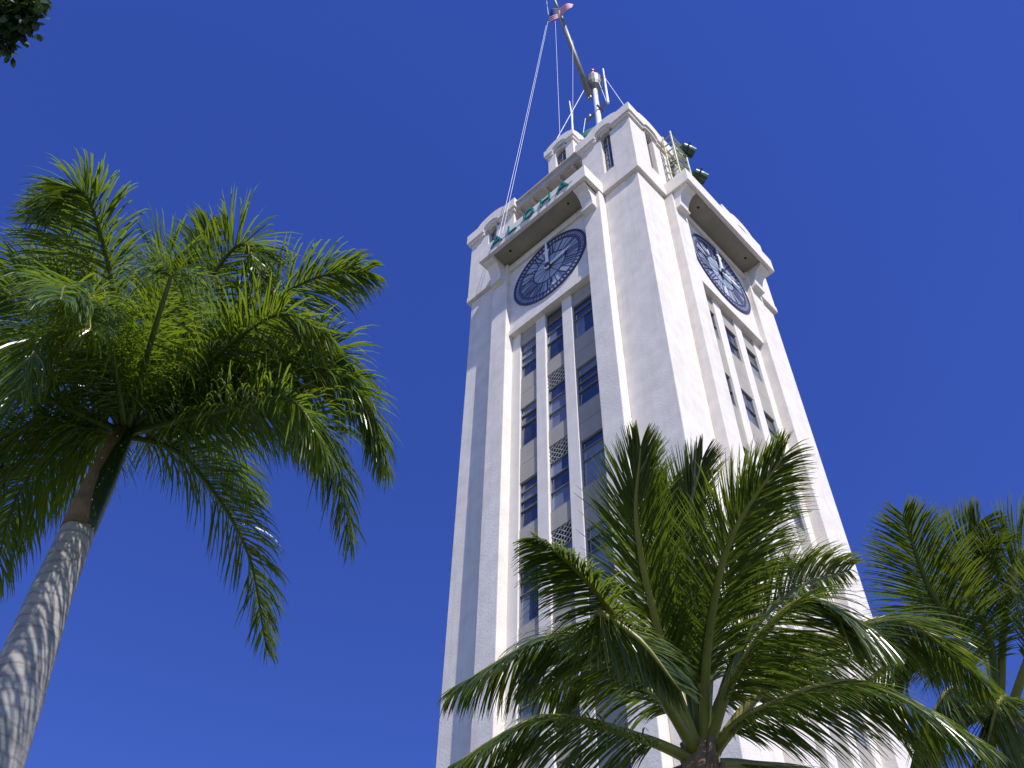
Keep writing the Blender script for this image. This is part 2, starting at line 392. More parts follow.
# string course + turret bodies + cornices (one turret, copied to the corners)
def turret_parts(half, z0, z1, zc, win, arch, oh, parent, cx, cy, name):
    W2 = 2 * half
    t = None
    body = MB()
    for k in range(4):
        tf = facetf(k, cx, cy, half); body.tf = tf
        wu0, wu1 = half - win[0] / 2, half + win[0] / 2; wz0, wz1 = win[1], win[2]
        th = .35
        body.box((0, -th, z0), (wu0, 0, zc)); body.box((wu1, -th, z0), (W2 - th, -.0, zc)); body.box((wu0, -th, z0), (wu1, -.001, wz0))
        # arch head
        r = win[0] / 2; n = 8; pl = [(wu0, zc), (wu0, wz1)] + [(half - r * math.cos(math.pi * i / n), wz1 + r * math.sin(math.pi * i / n)) for i in range(1, n)] + [(wu1, wz1), (wu1, zc)]
        top = max(zc, wz1 + r + .15); pl[0] = (wu0, top); pl[-1] = (wu1, top)
        body.prism(pl, lambda a, b: (a, -th, b), lambda a, b: (a, -.001, b))
    b = body.build(name, M['stucco'], parent)
    for k in range(4):
        tf = facetf(k, cx, cy, half)
        wu0, wu1 = half - win[0] / 2, half + win[0] / 2
        m = MB(tf); m.box((wu0, -.3, win[1]), (wu1, -.27, win[2] + win[0] * .5))
        for i in range(1, 7): m.box((wu0, -.27, win[1] + i * (win[2] - win[1]) / 7), (wu1, -.24, win[1] + i * (win[2] - win[1]) / 7 + .04))
        m.box((wu0 + win[0] * .28, -.268, win[1]), (wu0 + win[0] * .33, -.235, win[2]))
        w = MB(tf); w.box((wu0 + .002, -.30, win[1]), (wu1 - .002, -.265, win[2] + win[0] * .4)); ob = w.build('arched_window', M['glass'], b)
        m2 = MB(tf)
        for i in range(1, 7): m2.box((wu0 + .003, -.262, win[1] + i * (win[2] - win[1]) / 7), (wu0 + win[0] * .45, -.235, win[1] + i * (win[2] - win[1]) / 7 + .05))
        m2.box((wu0 + win[0] * .42, -.264, win[1]), (wu0 + win[0] * .5, -.23, win[2])); m2.build('glazing_bar', M['grille'], ob)
    # cornice: arched band on each face
    c = MB()
    aw, ah = arch
    def prof(u_a, u_b, zb, zt, h2):
        n = 10
        bot = [(half + aw * math.cos(math.pi * i / n), zb + ah * math.sin(math.pi * i / n)) for i in range(n + 1)]     # right to left
        aw2 = aw * 1.75
        topc = [(half - aw2 * math.cos(math.pi * i / n), zt + h2 * math.sin(math.pi * i / n) ** 1.3) for i in range(n + 1)]
        return [(u_a, zb), (u_a, zt)] + topc + [(u_b, zt), (u_b, zb)] + bot
    for k in range(4):
        tf = facetf(k, cx, cy, half); c.tf = tf
        for (o1, zb, zt, hh2, shrink) in ((oh, zc + .28, z1, .38, 0), (oh * .55, zc, zc + .30, 0, 0)):
            if hh2: pl = prof(-o1, W2 - .3 + 0, zb, zt, .42)
            else:
                n = 10
                outer = [(half - (aw + .12) * math.cos(math.pi * i / n), zb + .3 + (ah + .1) * math.sin(math.pi * i / n)) for i in range(n + 1)]
                inner = [(half + aw * math.cos(math.pi * i / n), zb + ah * math.sin(math.pi * i / n)) for i in range(n + 1)]
                pl = [(-o1, zb), (-o1, zt)] + outer + [(W2 - .3, zt), (W2 - .3, zb)] + inner
            # ear-safe: split into strips instead of one concave n-gon
            strips(c, pl, -.3, o1)
    c.build('cornice', M['trim'], b)
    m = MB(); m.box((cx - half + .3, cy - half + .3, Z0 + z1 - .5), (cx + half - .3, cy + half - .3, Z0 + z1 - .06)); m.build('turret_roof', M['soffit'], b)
    return b
def strips(mb, poly, d0, d1):
    # extrude a polygon between depths d0 and d1; caps triangulated by bmesh (concave safe)
    from mathutils.geometry import tessellate_polygon
    n = len(poly)
    a = [mb.pt((p[0], d0, p[1])) for p in poly]; b = [mb.pt((p[0], d1, p[1])) for p in poly]
    for t in tessellate_polygon([[Vector((p[0], p[1], 0)) for p in poly]]):
        mb.face([a[i] for i in t]); mb.face([b[i] for i in t])
    for k in range(n): mb.face((a[k], a[(k + 1) % n], b[(k + 1) % n], b[k]))
for sx, sy in ((1, -1), (-1, -1), (1, 1), (-1, 1)):
    cx, cy = sx * 4.42, sy * 4.42
    b = turret_parts(1.75, .5, 7.5, 6.3, (.66, 2.0, 6.4), (.62, .55), .24, tower, cx, cy, 'corner_turret')
    m = MB(); m.box((cx - 1.79, cy - 1.79, Z0 + 0), (cx + 1.79, cy + 1.79, Z0 + .52)); m.box((cx - 1.765, cy - 1.765, Z0 + .52), (cx + 1.765, cy + 1.765, Z0 + .62)); m.build('string_course', M['trim'], b, bevel=.03)
# upper stage: block, four gabled pavilions, drum, dome
m = MB(); m.box((-3.7, -3.7, Z0 + .9), (3.7, 3.7, Z0 + 8.6)); ub = m.build('upper_block', M['stucco'], tower)
for k in range(4):
    px, py = [(0, -3.72), (3.72, 0), (0, 3.72), (-3.72, 0)][k]
    turret_parts(1.05, 7.05, 14.2, 13.25, (.86, 8.5, 12.95), (.58, .5), .2, tower, px, py, 'upper_pavilion')
m = MB(); m.lathe([(2.6, 8.5), (2.6, 16.5), (2.75, 16.6), (2.75, 17.0), (2.55, 17.1), (2.55, 17.8)], (0, 0, Z0), 40); m.build('drum', M['stucco'], ub, smooth=False)
m = MB(); m.lathe([(2.6 * math.cos(a), 17.8 + 3.9 * math.sin(a)) for a in [i * math.pi / 2 / 12 for i in range(12)]] + [(.3, 21.7), (.3, 22.4)], (0, 0, Z0), 40); m.build('dome', M['copper'], ub, smooth=True)

# ------------------------------------------------------------ letters on the balcony
sign = empty('letter_sign', (-6, 6 - 7.65, Z0 + .38), 'teal ALOHA letters standing on the pale balcony front above the left clock', 'sign')
GL = dict(A=[((0, 0), (.4, 1)), ((.4, 1), (.8, 0)), ((.16, .36), (.64, .36))], L=[((.1, 1), (.1, 0)), ((.1, .04), (.7, .04))],
          H=[((.08, 0), (.08, 1)), ((.72, 0), (.72, 1)), ((.08, .5), (.72, .5))],
          O=[((.4 + .36 * math.cos(a), .5 + .48 * math.sin(a)), (.4 + .36 * math.cos(a + .5236), .5 + .48 * math.sin(a + .5236))) for a in [i * .5236 for i in range(12)]])
for i, ch in enumerate('ALOHA'):
    x0 = -2.45 + i * 1.2 - .4; H = .78
    m = MB()
    for j, ((ax, az), (bx, bz)) in enumerate(GL[ch]):
        A = Vector((x0 + ax * .95, 0, az * H)); B = Vector((x0 + bx * .95, 0, bz * H)); t = (B - A).normalized(); nrm = Vector((-t.z, 0, t.x)) * .055
        q = [A + nrm, A - nrm, B - nrm, B + nrm]; e = -j * .003
        lo = [m.pt(p + Vector((0, -.06 + e, 0))) for p in q]; hi = [m.pt(p + Vector((0, .05 - e, 0))) for p in q]
        m.face(lo[::-1]); m.face(hi)
        for w in range(4): m.face((lo[w], lo[(w + 1) % 4], hi[(w + 1) % 4], hi[w]))
    m.build('letter', M['teal'], sign)
m = MB(); m.box((-3.0, .02, .12), (3.0, .045, .17)); m.build('mounting_rail', M['teal'], sign)

# ------------------------------------------------------------ mast, gaff pole, flag, lines
mast = empty('mast', (-6, 6, Z0 + 22.3), 'short white mast with grey platform and red beacon above the tower roof', 'mast')
def mp(*p): return Vector(p)
m = MB(); m.tube([(0, 0, 0), (0, 0, 9.4)], [.24, .2], 12); m.build('mast_pole', M['white'], mast)
m = MB(); m.lathe([(.25, 9.3), (.55, 9.7), (.68, 10.1), (.68, 11.4), (.4, 12.1)], (0, 0, 0), 16); m.build('mast_platform', M['pole'], mast)
m = MB(); m.tube([(0, 0, 12.1), (0, 0, 13.1)], [.13, .11], 8); m.build('beacon_stand', M['white'], mast)
m = MB(); m.lathe([(.15, 13.1), (.18, 13.3), (.16, 13.6), (.06, 13.75)], (0, 0, 0), 12); m.build('beacon', M['red'], mast, smooth=True)
m = MB(); m.tube([(-1.25, 0, 5.1), (.95, 0, 5.2)], .1, 6); m.tube([(-.75, 0, 5.15), (-.75, 0, 5.55)], .12, 6); m.tube([(.3, -.4, 5.15), (.3, .4, 5.15)], .09, 6); m.build('crossarm', M['pole'], mast)
g0 = Vector((-6.3, 5.6, Z0 + 30.3)); gt = Vector((-6.0, 1.25, Z0 + 44.9)); gd = (gt - g0)
gaff = empty('flagpole', g0, 'long weathered grey flagpole leaning out from the mast on the tower', 'flagpole')
m = MB(); m.tube([(0, 0, 0), gd * .5, gd * .8], [.25, .21, .185], 12); m.build('lower_pole', M['pole'], gaff, smooth=True)
m = MB(); m.tube([gd * .79, gd], [.175, .1], 10); m.build('upper_pole', M['pole'], gaff, smooth=True)
yd = gd * .79
m = MB(); m.tube([yd + Vector((-.5, 0, -.25)), yd + Vector((-.3, 0, .1)), yd, yd + Vector((.35, 0, .2)), yd + Vector((.42, 0, -.15))], .09, 6); m.build('pulley_yoke', M['white'], gaff)
m = MB()
for kx in (-.3, .25):
    m.tube([(kx * .3, 0, -.6), (kx * .1, .1, .9)], .1, 6)
m.build('pole_clamp', M['pole'], gaff)
# flag blown along the pole head
F0 = Vector((-7.35, 2.0, Z0 + 41.35)); F0b = Vector((-6.55, 1.5, Z0 + 42.6)); 
Fa = Vector((-7.41, 2.07, 93.67)); Fb = Vector((-6.62, 1.45, 94.5)); tipd = Vector((2.35, .9, 1.35))
FC = [Vector(p) for p in [[-7.23, 1.86, 92.61], [-6.48, 1.44, 94.0], [-4.91, 2.48, 93.02], [-4.66, 2.51, 94.14]]]
def flag_pt(s, t):      # s: along the fly, t: along the hoist (0 bottom)
    p = FC[0].lerp(FC[1], t).lerp(FC[2].lerp(FC[3], t), s)
    w = math.sin(s * 8.5 + t * 1.6) * (.12 + .25 * s)
    p += Vector((.42, -.43, -.6)) * w + Vector((.7, .69, 0)) * (.12 * math.sin(s * 5 + 1)) - Vector((0, 0, 1)) * (.5 * s * (1 - s))
    return p
m = MB(); NS, NT = 30, 13
for j in range(NT + 1):
    for i in range(NS + 1): m.v.append(flag_pt(i / NS, j / NT))
for j in range(NT):
    for i in range(NS):
        m.mi = 2 if (i < NS * .4 and j >= 6) else (0 if j % 2 == 0 else 1)
        a = j * (NS + 1) + i; m.face((a, a + 1, a + NS + 2, a + NS + 1))
fl = m.build('flag', [M['fred'], M['fwhite'], M['fblue']], smooth=True, fix=False)
md = fl.modifiers.new('solid', 'SOLIDIFY'); md.thickness = .012
tag(fl, 'red, white and blue striped flag flapping beside the top of the leaning flagpole', 'flag')
def line_thing(name, pts, r, label, cat='rope', sag=0, group=None, mt='rope'):
    P = [Vector(p) for p in pts]; out = []
    for a, b in zip(P, P[1:]):
        for i in range(12):
            t = i / 12; q = a.lerp(b, t); q.z -= sag * 4 * t * (1 - t); out.append(q)
    out.append(P[-1]); m = MB(); m.tube(out, r, 5)
    return tag(m.build(name, M[mt]), label, cat, group)
# halyard: two falls joined at the flag and tied off on the deck by the left turret
line_thing('halyard', [(-7.5, 2.1, 93.7), (-8.75, -1.35, Z0 + 1.3)], .013, 'left fall of the white halyard running from the flag down to the left turret', sag=.5, group='flag halyard ropes')
line_thing('halyard', [(-7.2, 2.0, 93.7), (-8.45, -1.35, Z0 + 1.3)], .013, 'right fall of the white halyard running from the flag down to the left turret', sag=.2, group='flag halyard ropes')
line_thing('halyard', [(-6.95, 1.75, 94.2), (-6.7, 1.3, Z0 + 44.6), tuple(gaff.location + gd * .995)], .03, 'short white rope looping from the flag up to the flagpole head', group='flag halyard ropes')
yw = g0 + yd
line_thing('stay_wire', [yw + Vector((-.48, 0, -.2)), (-6.0, 1.25, Z0 + 14.5)], .014, 'thin pale wire hanging from the pulley yoke to the small pavilion roof', 'wire', group='rigging wires')
line_thing('stay_wire', [yw + Vector((-.1, 0, -5.2)) + Vector((.45, 1.1, 0)), (-5.2, 1.6, Z0 + 14.4)], .012, 'thin pale wire dropping from mid flagpole to the small pavilion roof', 'wire', group='rigging wires')
line_thing('signal_rope', [(-6.5, 5.6, Z0 + 32.6), (-6.45, 1.1, Z0 + 14.3)], .026, 'white rope slanting from the mast platform down to the left side of the pavilion roof', 'rope', group='mast ropes')
line_thing('signal_rope', [(-7.2, 6, Z0 + 28.0), (-5.2, 2.4, Z0 + 14.2)], .024, 'white rope hanging from the left end of the mast crossarm', 'rope', group='mast ropes')
line_thing('signal_rope', [(-5.4, 5.8, Z0 + 32.0), (-5.05, 5.95, Z0 + 27.6)], .024, 'short white rope from the mast platform to the right end of the crossarm', 'rope', group='mast ropes')
line_thing('antenna_wire', [(-4.95, 6, Z0 + 32.6), (.05, -.1, Z0 + 7.62)], .018, 'single taut wire from the tall whip antenna to the near turret corner', 'wire', group='rigging wires')
m = MB(); m.tube([(0, 0, 0), (0, 0, 3.5), (0, 0, 7.0)], [.11, .085, .06], 8); a = m.build('whip_antenna', M['white']); a.location = (-4.95, 6, Z0 + 27.3)
m2 = MB(); m2.tube([(-.5, 0, 5.6), (.1, 0, 5.7)], .05, 6); m2.build('antenna_bracket', M['pole'], a)
tag(a, 'tall white whip antenna on the right end of the mast crossarm', 'antenna', 'whip antennas')
m = MB(); m.tube([(0, 0, 0), (.05, 0, 3), (-.06, 0, 5.6)], [.075, .06, .04], 8); b = m.build('whip_antenna', M['white']); b.location = (-5.05, 1.4, Z0 + 14.2)
m2 = MB(); m2.tube([(0, 0, 0), (0, 0, .5)], .12, 6); m2.build('antenna_base', M['pole'], b)
tag(b, 'shorter white whip antenna rising from the small pavilion corner', 'antenna', 'whip antennas')

# ------------------------------------------------------------ lamps on the right balcony
rack = empty('lamp_rack', (1.1, 3.4, Z0 + 1.23), 'yellowish metal lattice rack standing on the right balcony beside the near turret', 'rack')
m = MB()
for x, y in ((0, -.9), (0, .35), (-.55, -.9), (-.55, .35)): m.tube([(x, y, 0), (x, y, 5.9)], .06, 6)
m.build('upright', M['rack'], rack)
m = MB()
for i in range(7):
    z = .4 + i * .85
    m.tube([(0, -.9, z), (0, .35, z)], .045, 6); m.tube([(-.55, -.9, z), (0, -.9, z)], .045, 6)
    if i < 6: m.tube([(0, -.9, z), (0, .35, z + .85)], .035, 6); m.tube([(-.55, .35, z), (0, .35, z + .85)], .035, 6)
m.build('cross_bracing', M['rack'], rack)
m = MB(); m.box((-.4, -.75, 1.0), (-.15, -.2, 1.9)); m.box((-.35, -.5, 4.2), (-.05, .1, 5.0)); m.build('ballast_box', M['white'], rack)
def floodlight(loc, label):
    e = empty('floodlight', loc, label, 'floodlight', 'green floodlights on the balcony')
    m = MB(); ax = Vector((.35, .75, -.25)).normalized(); s_ = ax.cross(Vector((0, 0, 1))).normalized(); u_ = s_.cross(ax)
    def fr(a, b, c): return ax * a + s_ * b + u_ * c
    m.tube([fr(-.45, 0, 0), fr(-.35, 0, 0), fr(.1, 0, 0), fr(.38, 0, 0)], [.13, .29, .34, .34], 14); m.build('housing', M['lampgreen'], e, smooth=False)
    m = MB(); m.tube([fr(-.15, -.1, .3), fr(-.15, -.1, .52), fr(-.15, -.1, .6)], [.2, .24, .12], 10); m.build('ballast_cap', M['lamppink'], e)
    m = MB(); m.tube([fr(.381, 0, 0), fr(.40, 0, 0)], .3, 14); m.build('lens', M['dark'], e)
    m = MB(); m.tube([(-1.15, -.35, -.55), fr(-.1, -.46, 0), fr(-.1, .0, -.47), fr(-.1, .46, 0)], .05, 6); m.tube([(-1.2, -.2, -.9), (-.55, -.1, -.3), fr(-.5, 0, 0)], .04, 6); m.build('yoke', M['lampgreen'], e)
    m = MB(); m.tube([fr(-.15, -.1, .5), (-.7, -.3, .0), (-1.15, -.5, -.5)], .035, 5); m.build('cable', M['white'], e)
    return e
floodlight((1.3, 3.75, Z0 + 6.3), 'upper dark green floodlight with pinkish cap reaching out from the balcony rack')
floodlight((1.35, 4.25, Z0 + 3.7), 'lower dark green floodlight with pinkish cap just above the balcony edge')

# ------------------------------------------------------------ palms
def bez(P, t):
    # Catmull-Rom through the control points
    n = len(P) - 1; x = min(t * n, n - 1e-6); i = int(x); f = x - i
    p0 = P[i - 1] if i > 0 else P[0] * 2 - P[1]; p1 = P[i]; p2 = P[i + 1]; p3 = P[i + 2] if i + 2 <= n else P[n] * 2 - P[n - 1]
    return .5 * ((2 * p1) + (-p0 + p2) * f + (2 * p0 - 5 * p1 + 4 * p2 - p3) * f * f + (-p0 + 3 * p1 - 3 * p2 + p3) * f ** 3)
UP = Vector((0, 0, 1))
WIND = Vector((.55, .35, 0))
def frond(name, pts, kw, root, kind, rg):
    P = [Vector(p) for p in pts]; o = root.location
    crown = P[0]; P[0] = crown + (P[1] - crown).normalized() * (.10 if kind == 'coco' else .08)
    N = 60; C = [bez(P, i / N) for i in range(N + 1)]
    L = sum((b - a).length for a, b in zip(C, C[1:]))
    h = Vector((P[-1].x - P[0].x, P[-1].y - P[0].y, 0))
    if h.length < .2: h = Vector((P[1].x - P[0].x, P[1].y - P[0].y, 0)) + Vector((.01, 0, 0))
    h.normalize(); side0 = h.cross(UP).normalized()
    tw = rg.uniform(-.4, .4) * (1 if kw.get('v', 0) < .3 else .3)
    d = kw.get('d', .5) * (1 if kind == 'coco' else 1.35)
    # midrib
    m = MB(); rb, rt = (.056, .006) if kind == 'coco' else (.036, .005)
    idx = list(range(0, N + 1, 3))
    rr = [(rb * (1 - i / N) ** .8 + rt) * (1.5 if i == 0 else 1) for i in idx]
    m.tube([C[i] - o for i in idx], rr, 6)
    fo = m.build(name, M['rachis'] if kw.get('y', .3) >= .5 or kind == 'coco' and rg.random() < .5 else M['rachisd'], root, smooth=True, fix=False)
    # leaflets
    m = MB()
    bare = kw.get('b', .25) if kind == 'coco' else .07
    n = int(L * (1 - bare) / (.0112 if kind == 'coco' else .0165))
    Lm = kw.get('l', 1.0 if kind == 'coco' else 1.1)
    for sgn in (-1, 1):
        for i in range(n):
            t = bare + (1 - bare) * (i + rg.random() * .8) / n
            if rg.random() < .03: continue
            x = t * N; a = min(int(x), N - 1); p = C[a].lerp(C[a + 1], x - a)
            T = (C[min(a + 2, N)] - C[max(a - 1, 0)]).normalized()
            tt = (t - bare) / (1 - bare)
            S = (side0 - T * side0.dot(T)).normalized(); NN = S.cross(T).normalized()
            if NN.z < 0 and T.z > -.3 and abs(T.z) < .9: NN = -NN
            ang = tw + (rg.gauss(0, .10) if kind == 'coco' else rg.choice((-.55, -.15, .25, .6)) + rg.gauss(0, .15))
            elev = (.12 if kind == 'coco' else .0) + ang * 1.0 - kw.get('v', 0)
            elev = max(-1.25, elev); S2 = S * sgn * math.cos(elev) + NN * math.sin(elev + .05)
            fwd = kw.get('f', .5) + .5 * tt + rg.gauss(0, .09)
            D = (S2 * math.cos(min(fwd, 1.35)) + T * math.sin(min(fwd, 1.35))).normalized()
            ll = Lm * (math.sin(math.pi * (.10 + .80 * tt)) ** .55) * (1 - .45 * tt ** 2) * rg.uniform(.86, 1.08)
            if tt < .06: ll *= .6
            w = (.0098 if kind == 'coco' else .013) * rg.uniform(.8, 1.15)
            g = Vector((0, 0, -1)) * d * rg.uniform(.75, 1.25) + WIND * .22 * d * rg.uniform(.2, 1.6)
            segs = 5; q = p - o; prev = None; dr = D.copy()
            wv = (T - dr * T.dot(dr)).normalized()
            roll = rg.gauss(0, .35); wv = (wv * math.cos(roll) + dr.cross(wv) * math.sin(roll)).normalized()
            for s in range(segs + 1):
                f = s / segs
                ww = w * (.45 + 1.0 * f if f < .35 else 1.0 * (1 - ((f - .35) / .65) ** 1.6) * .8) + .0012
                wv = (wv - dr * wv.dot(dr)).normalized()
                ia = m.pt(q - wv * ww); ib = m.pt(q + wv * ww)
                if prev: m.face((prev[0], prev[1], ib, ia))
                prev = (ia, ib)
                q = q + dr * (ll / segs)
                dr = (dr + g * (.62 * (f + .2))).normalized()
    m.build('leaflets', M['royal' if kind == 'royal' else 'coco'], fo, fix=False)
    return fo
ROYAL = [
    ( [[3.72, -19.14, 11.11], [4.37, -19.98, 11.92], [4.97, -20.76, 12.29], [5.17, -21.22, 12.4], [4.75, -21.41, 12.15]] , {'d': 0.9, 'l': 0.95} ),
    ( [[3.72, -19.14, 11.11], [4.55, -19.97, 11.26], [5.37, -20.54, 10.75], [5.99, -20.51, 9.55]] , {'d': 0.9, 'y': 1} ),
    ( [[3.72, -19.14, 11.11], [4.09, -20.23, 11.53], [4.04, -21.06, 11.58], [3.12, -21.39, 11.27]] , {'d': 1.1} ),
    ( [[3.72, -19.14, 11.11], [4.7, -19.39, 12.03], [5.76, -19.49, 12.65], [5.93, -19.1, 12.03]] , {'d': 1.0} ),
    ( [[3.72, -19.14, 11.11], [4.86, -18.96, 12.0], [6.05, -18.66, 12.48], [6.72, -18.24, 12.48]] , {'d': 1.0} ),
    ( [[3.72, -19.14, 11.11], [4.96, -18.6, 11.48], [6.03, -18.03, 11.74], [6.0, -17.08, 10.96]] , {'v': 0.55, 'd': 0.7} ),
    ( [[3.72, -19.14, 11.11], [5.11, -18.6, 11.06], [5.83, -17.87, 10.67], [5.53, -16.96, 9.76]] , {'v': 0.25, 'd': 0.9, 'l': 1.15} ),
    ( [[3.72, -19.14, 11.11], [4.2, -18.55, 10.8], [4.3, -17.56, 10.06], [3.91, -16.74, 9.27]] , {'d': 0.9, 'l': 0.85} ),
    ( [[3.72, -19.14, 11.11], [3.24, -19.51, 11.06], [2.46, -19.61, 10.7], [1.57, -19.17, 9.98]] , {'d': 0.9} ),
    ( [[3.72, -19.14, 11.11], [3.1, -19.9, 11.58], [2.37, -20.51, 11.64], [1.38, -20.52, 11.12]] , {'d': 0.9} ),
    ( [[3.72, -19.14, 11.11], [4.44, -18.92, 12.13], [5.28, -18.29, 12.62], [5.54, -17.21, 12.29]] , {'d': 1.1} ),
    ( [[3.72, -19.14, 11.11], [4.27, -19.47, 12.59], [4.87, -19.65, 13.52], [5.05, -19.73, 13.78]] , {'d': 0.3, 'y': 1, 'l': 0.6} ),
    ( [[3.72, -19.14, 11.11], [2.94, -19.2, 11.48], [2.06, -19.33, 11.58], [1.03, -19.2, 11.21]] , {} ),
    ( [[3.72, -19.14, 11.11], [3.62, -19.06, 12.53], [3.97, -18.52, 13.68], [4.21, -17.59, 14.18]] , {'d': 1.0} ),
    ( [[3.72, -19.14, 11.11], [3.25, -19.54, 12.84], [2.73, -20.15, 14.16], [1.82, -20.74, 15.0]] , {} ),
    ( [[3.72, -19.14, 11.11], [3.57, -18.62, 11.76], [3.35, -17.91, 12.26], [3.08, -16.98, 12.11]] , {'d': 0.9} ),
    ( [[3.72, -19.14, 11.11], [4.24, -19.96, 11.08], [4.66, -20.62, 10.66], [4.59, -20.51, 9.81]] , {'d': 1.1} ),
    ( [[3.72, -19.14, 11.11], [4.94, -19.05, 11.34], [6.13, -18.92, 11.4], [6.61, -18.46, 11.03]] , {'v': 0.55, 'd': 0.7} ),
    ( [[3.72, -19.14, 11.11], [4.22, -18.76, 11.68], [4.66, -17.99, 12.12], [4.61, -16.88, 11.74]] , {'v': 0.55, 'd': 0.7} ),
    ( [[3.72, -19.14, 11.11], [5.18, -18.75, 10.68], [6.15, -18.47, 10.28], [6.31, -18.02, 9.74]] , {'v': 0.55, 'd': 0.7} ),
    ( [[3.72, -19.14, 11.11], [4.19, -19.56, 12.35], [4.52, -19.84, 13.18], [5.04, -19.28, 13.15]] , {'v': 0.55, 'd': 0.7} ),
    ( [[3.72, -19.14, 11.11], [3.66, -20.01, 12.18], [3.4, -20.9, 13.04], [2.63, -21.35, 13.0]] , {'d': 1.1} ),
    ( [[3.72, -19.14, 11.11], [3.64, -19.93, 11.0], [3.59, -20.68, 10.88], [2.99, -20.76, 10.35]] , {'d': 1.1} ),
    ( [[3.72, -19.14, 11.11], [5.27, -19.77, 10.78], [6.61, -20.23, 9.98], [7.22, -20.4, 9.27]] , {'d': 1.0} ),
    ( [[3.72, -19.14, 11.11], [4.92, -19.99, 10.71], [5.71, -20.8, 10.19], [6.22, -20.9, 9.38]] , {'d': 1.0} ),
    ( [[3.72, -19.14, 11.11], [5.01, -18.69, 11.43], [5.75, -18.26, 11.47], [6.13, -17.55, 11.15], [5.89, -16.9, 10.67]] , {'v': 0.4, 'd': 0.8, 'l': 1.05} ),
    ( [[3.72, -19.14, 11.11], [3.36, -19.77, 11.01], [2.84, -20.16, 10.82], [2.1, -19.95, 10.19]] , {'v': 0.4, 'd': 0.8} ),
    ( [[3.72, -19.14, 11.11], [3.14, -19.99, 12.27], [2.41, -20.78, 12.82], [1.6, -20.75, 12.5]] , {'v': 0.4, 'd': 0.8} ),
    ( [[3.72, -19.14, 11.11], [4.13, -20.06, 12.09], [4.24, -20.86, 12.71], [4.42, -21.35, 12.95]] , {'d': 0.9} ),
]
COCO = [
    ( [[7.76, -14.14, 7.39], [8.1, -15.05, 7.95], [8.54, -15.9, 8.65], [8.94, -16.27, 9.19]] , {'y': 1, 'd': 0.25, 'f': 0.85, 'l': 0.9, 'b': 0.2} ),
    ( [[7.76, -14.14, 7.39], [8.02, -14.62, 8.42], [8.2, -15.01, 9.24], [8.51, -15.21, 9.76]] , {'d': 0.35, 'f': 0.8, 'b': 0.2} ),
    ( [[7.76, -14.14, 7.39], [8.22, -14.32, 8.49], [8.79, -14.35, 9.19], [9.15, -14.49, 9.71]] , {'d': 0.4, 'f': 0.7, 'b': 0.2} ),
    ( [[7.76, -14.14, 7.39], [8.18, -14.69, 8.17], [8.69, -15.27, 9.01], [9.1, -15.45, 9.58]] , {'d': 0.25, 'f': 0.9, 'l': 0.9, 'b': 0.2} ),
    ( [[7.76, -14.14, 7.39], [8.36, -14.69, 8.14], [9.05, -15.12, 8.75], [9.85, -15.24, 9.24]] , {'d': 0.5, 'f': 0.65, 'y': 0.5, 'b': 0.2} ),
    ( [[7.76, -14.14, 7.39], [7.99, -15.13, 7.68], [8.19, -16.0, 7.89], [8.26, -16.53, 7.96], [8.26, -16.99, 7.96]] , {'v': 0.85, 'd': 0.55, 'y': 1, 'l': 0.8} ),
    ( [[7.76, -14.14, 7.39], [7.77, -15.0, 8.0], [7.34, -15.65, 8.25], [6.31, -16.06, 7.92]] , {'v': 0.85, 'd': 0.55, 'y': 0.6} ),
    ( [[7.76, -14.14, 7.39], [7.62, -14.9, 7.36], [7.26, -15.79, 7.28], [6.47, -16.19, 6.94]] , {'v': 0.85, 'd': 0.55, 'y': 1} ),
    ( [[7.76, -14.14, 7.39], [8.35, -14.09, 8.44], [8.89, -13.79, 9.07], [9.32, -13.12, 9.56]] , {'d': 0.9, 'l': 0.8} ),
    ( [[7.76, -14.14, 7.39], [8.48, -14.43, 7.93], [9.33, -14.45, 8.28], [9.77, -13.95, 7.86]] , {'v': 0.85, 'd': 0.55, 'y': 1, 'b': 0.2} ),
    ( [[7.76, -14.14, 7.39], [8.47, -14.32, 7.5], [9.45, -14.07, 7.5], [10.05, -13.28, 7.02]] , {'v': 0.85, 'd': 0.55, 'y': 1, 'b': 0.2} ),
    ( [[7.76, -14.14, 7.39], [8.48, -13.75, 8.2], [9.49, -12.92, 8.92], [9.8, -11.64, 8.63]] , {'v': 0.85, 'd': 0.55, 'y': 0.5} ),
    ( [[7.76, -14.14, 7.39], [7.99, -14.91, 7.69], [8.24, -15.62, 7.7], [8.25, -16.2, 7.65], [8.57, -16.08, 7.25], [8.68, -15.76, 6.88]] , {'v': 0.85, 'd': 0.55, 'l': 0.7} ),
    ( [[7.76, -14.14, 7.39], [7.94, -13.59, 7.57], [8.31, -12.73, 7.67], [8.35, -11.64, 7.35]] , {'v': 0.85, 'd': 0.55} ),
    ( [[7.76, -14.14, 7.39], [7.12, -14.28, 7.38], [6.58, -14.39, 7.4], [5.64, -14.39, 7.02]] , {'v': 0.85, 'd': 0.55} ),
    ( [[7.76, -14.14, 7.39], [8.02, -14.07, 8.63], [8.13, -13.78, 9.41], [8.26, -13.27, 9.96]] , {'d': 0.6} ),
    ( [[7.76, -14.14, 7.39], [7.58, -14.15, 8.43], [7.27, -14.24, 9.2], [6.62, -13.95, 9.45]] , {'v': 0.85, 'd': 0.55} ),
    ( [[7.76, -14.14, 7.39], [8.03, -13.96, 8.19], [8.43, -13.57, 8.83], [8.5, -12.59, 8.7]] , {'v': 0.85, 'd': 0.55} ),
    ( [[7.76, -14.14, 7.39], [7.55, -14.41, 8.06], [7.11, -14.76, 8.52], [6.41, -14.91, 8.48]] , {'v': 0.85, 'd': 0.55} ),
]
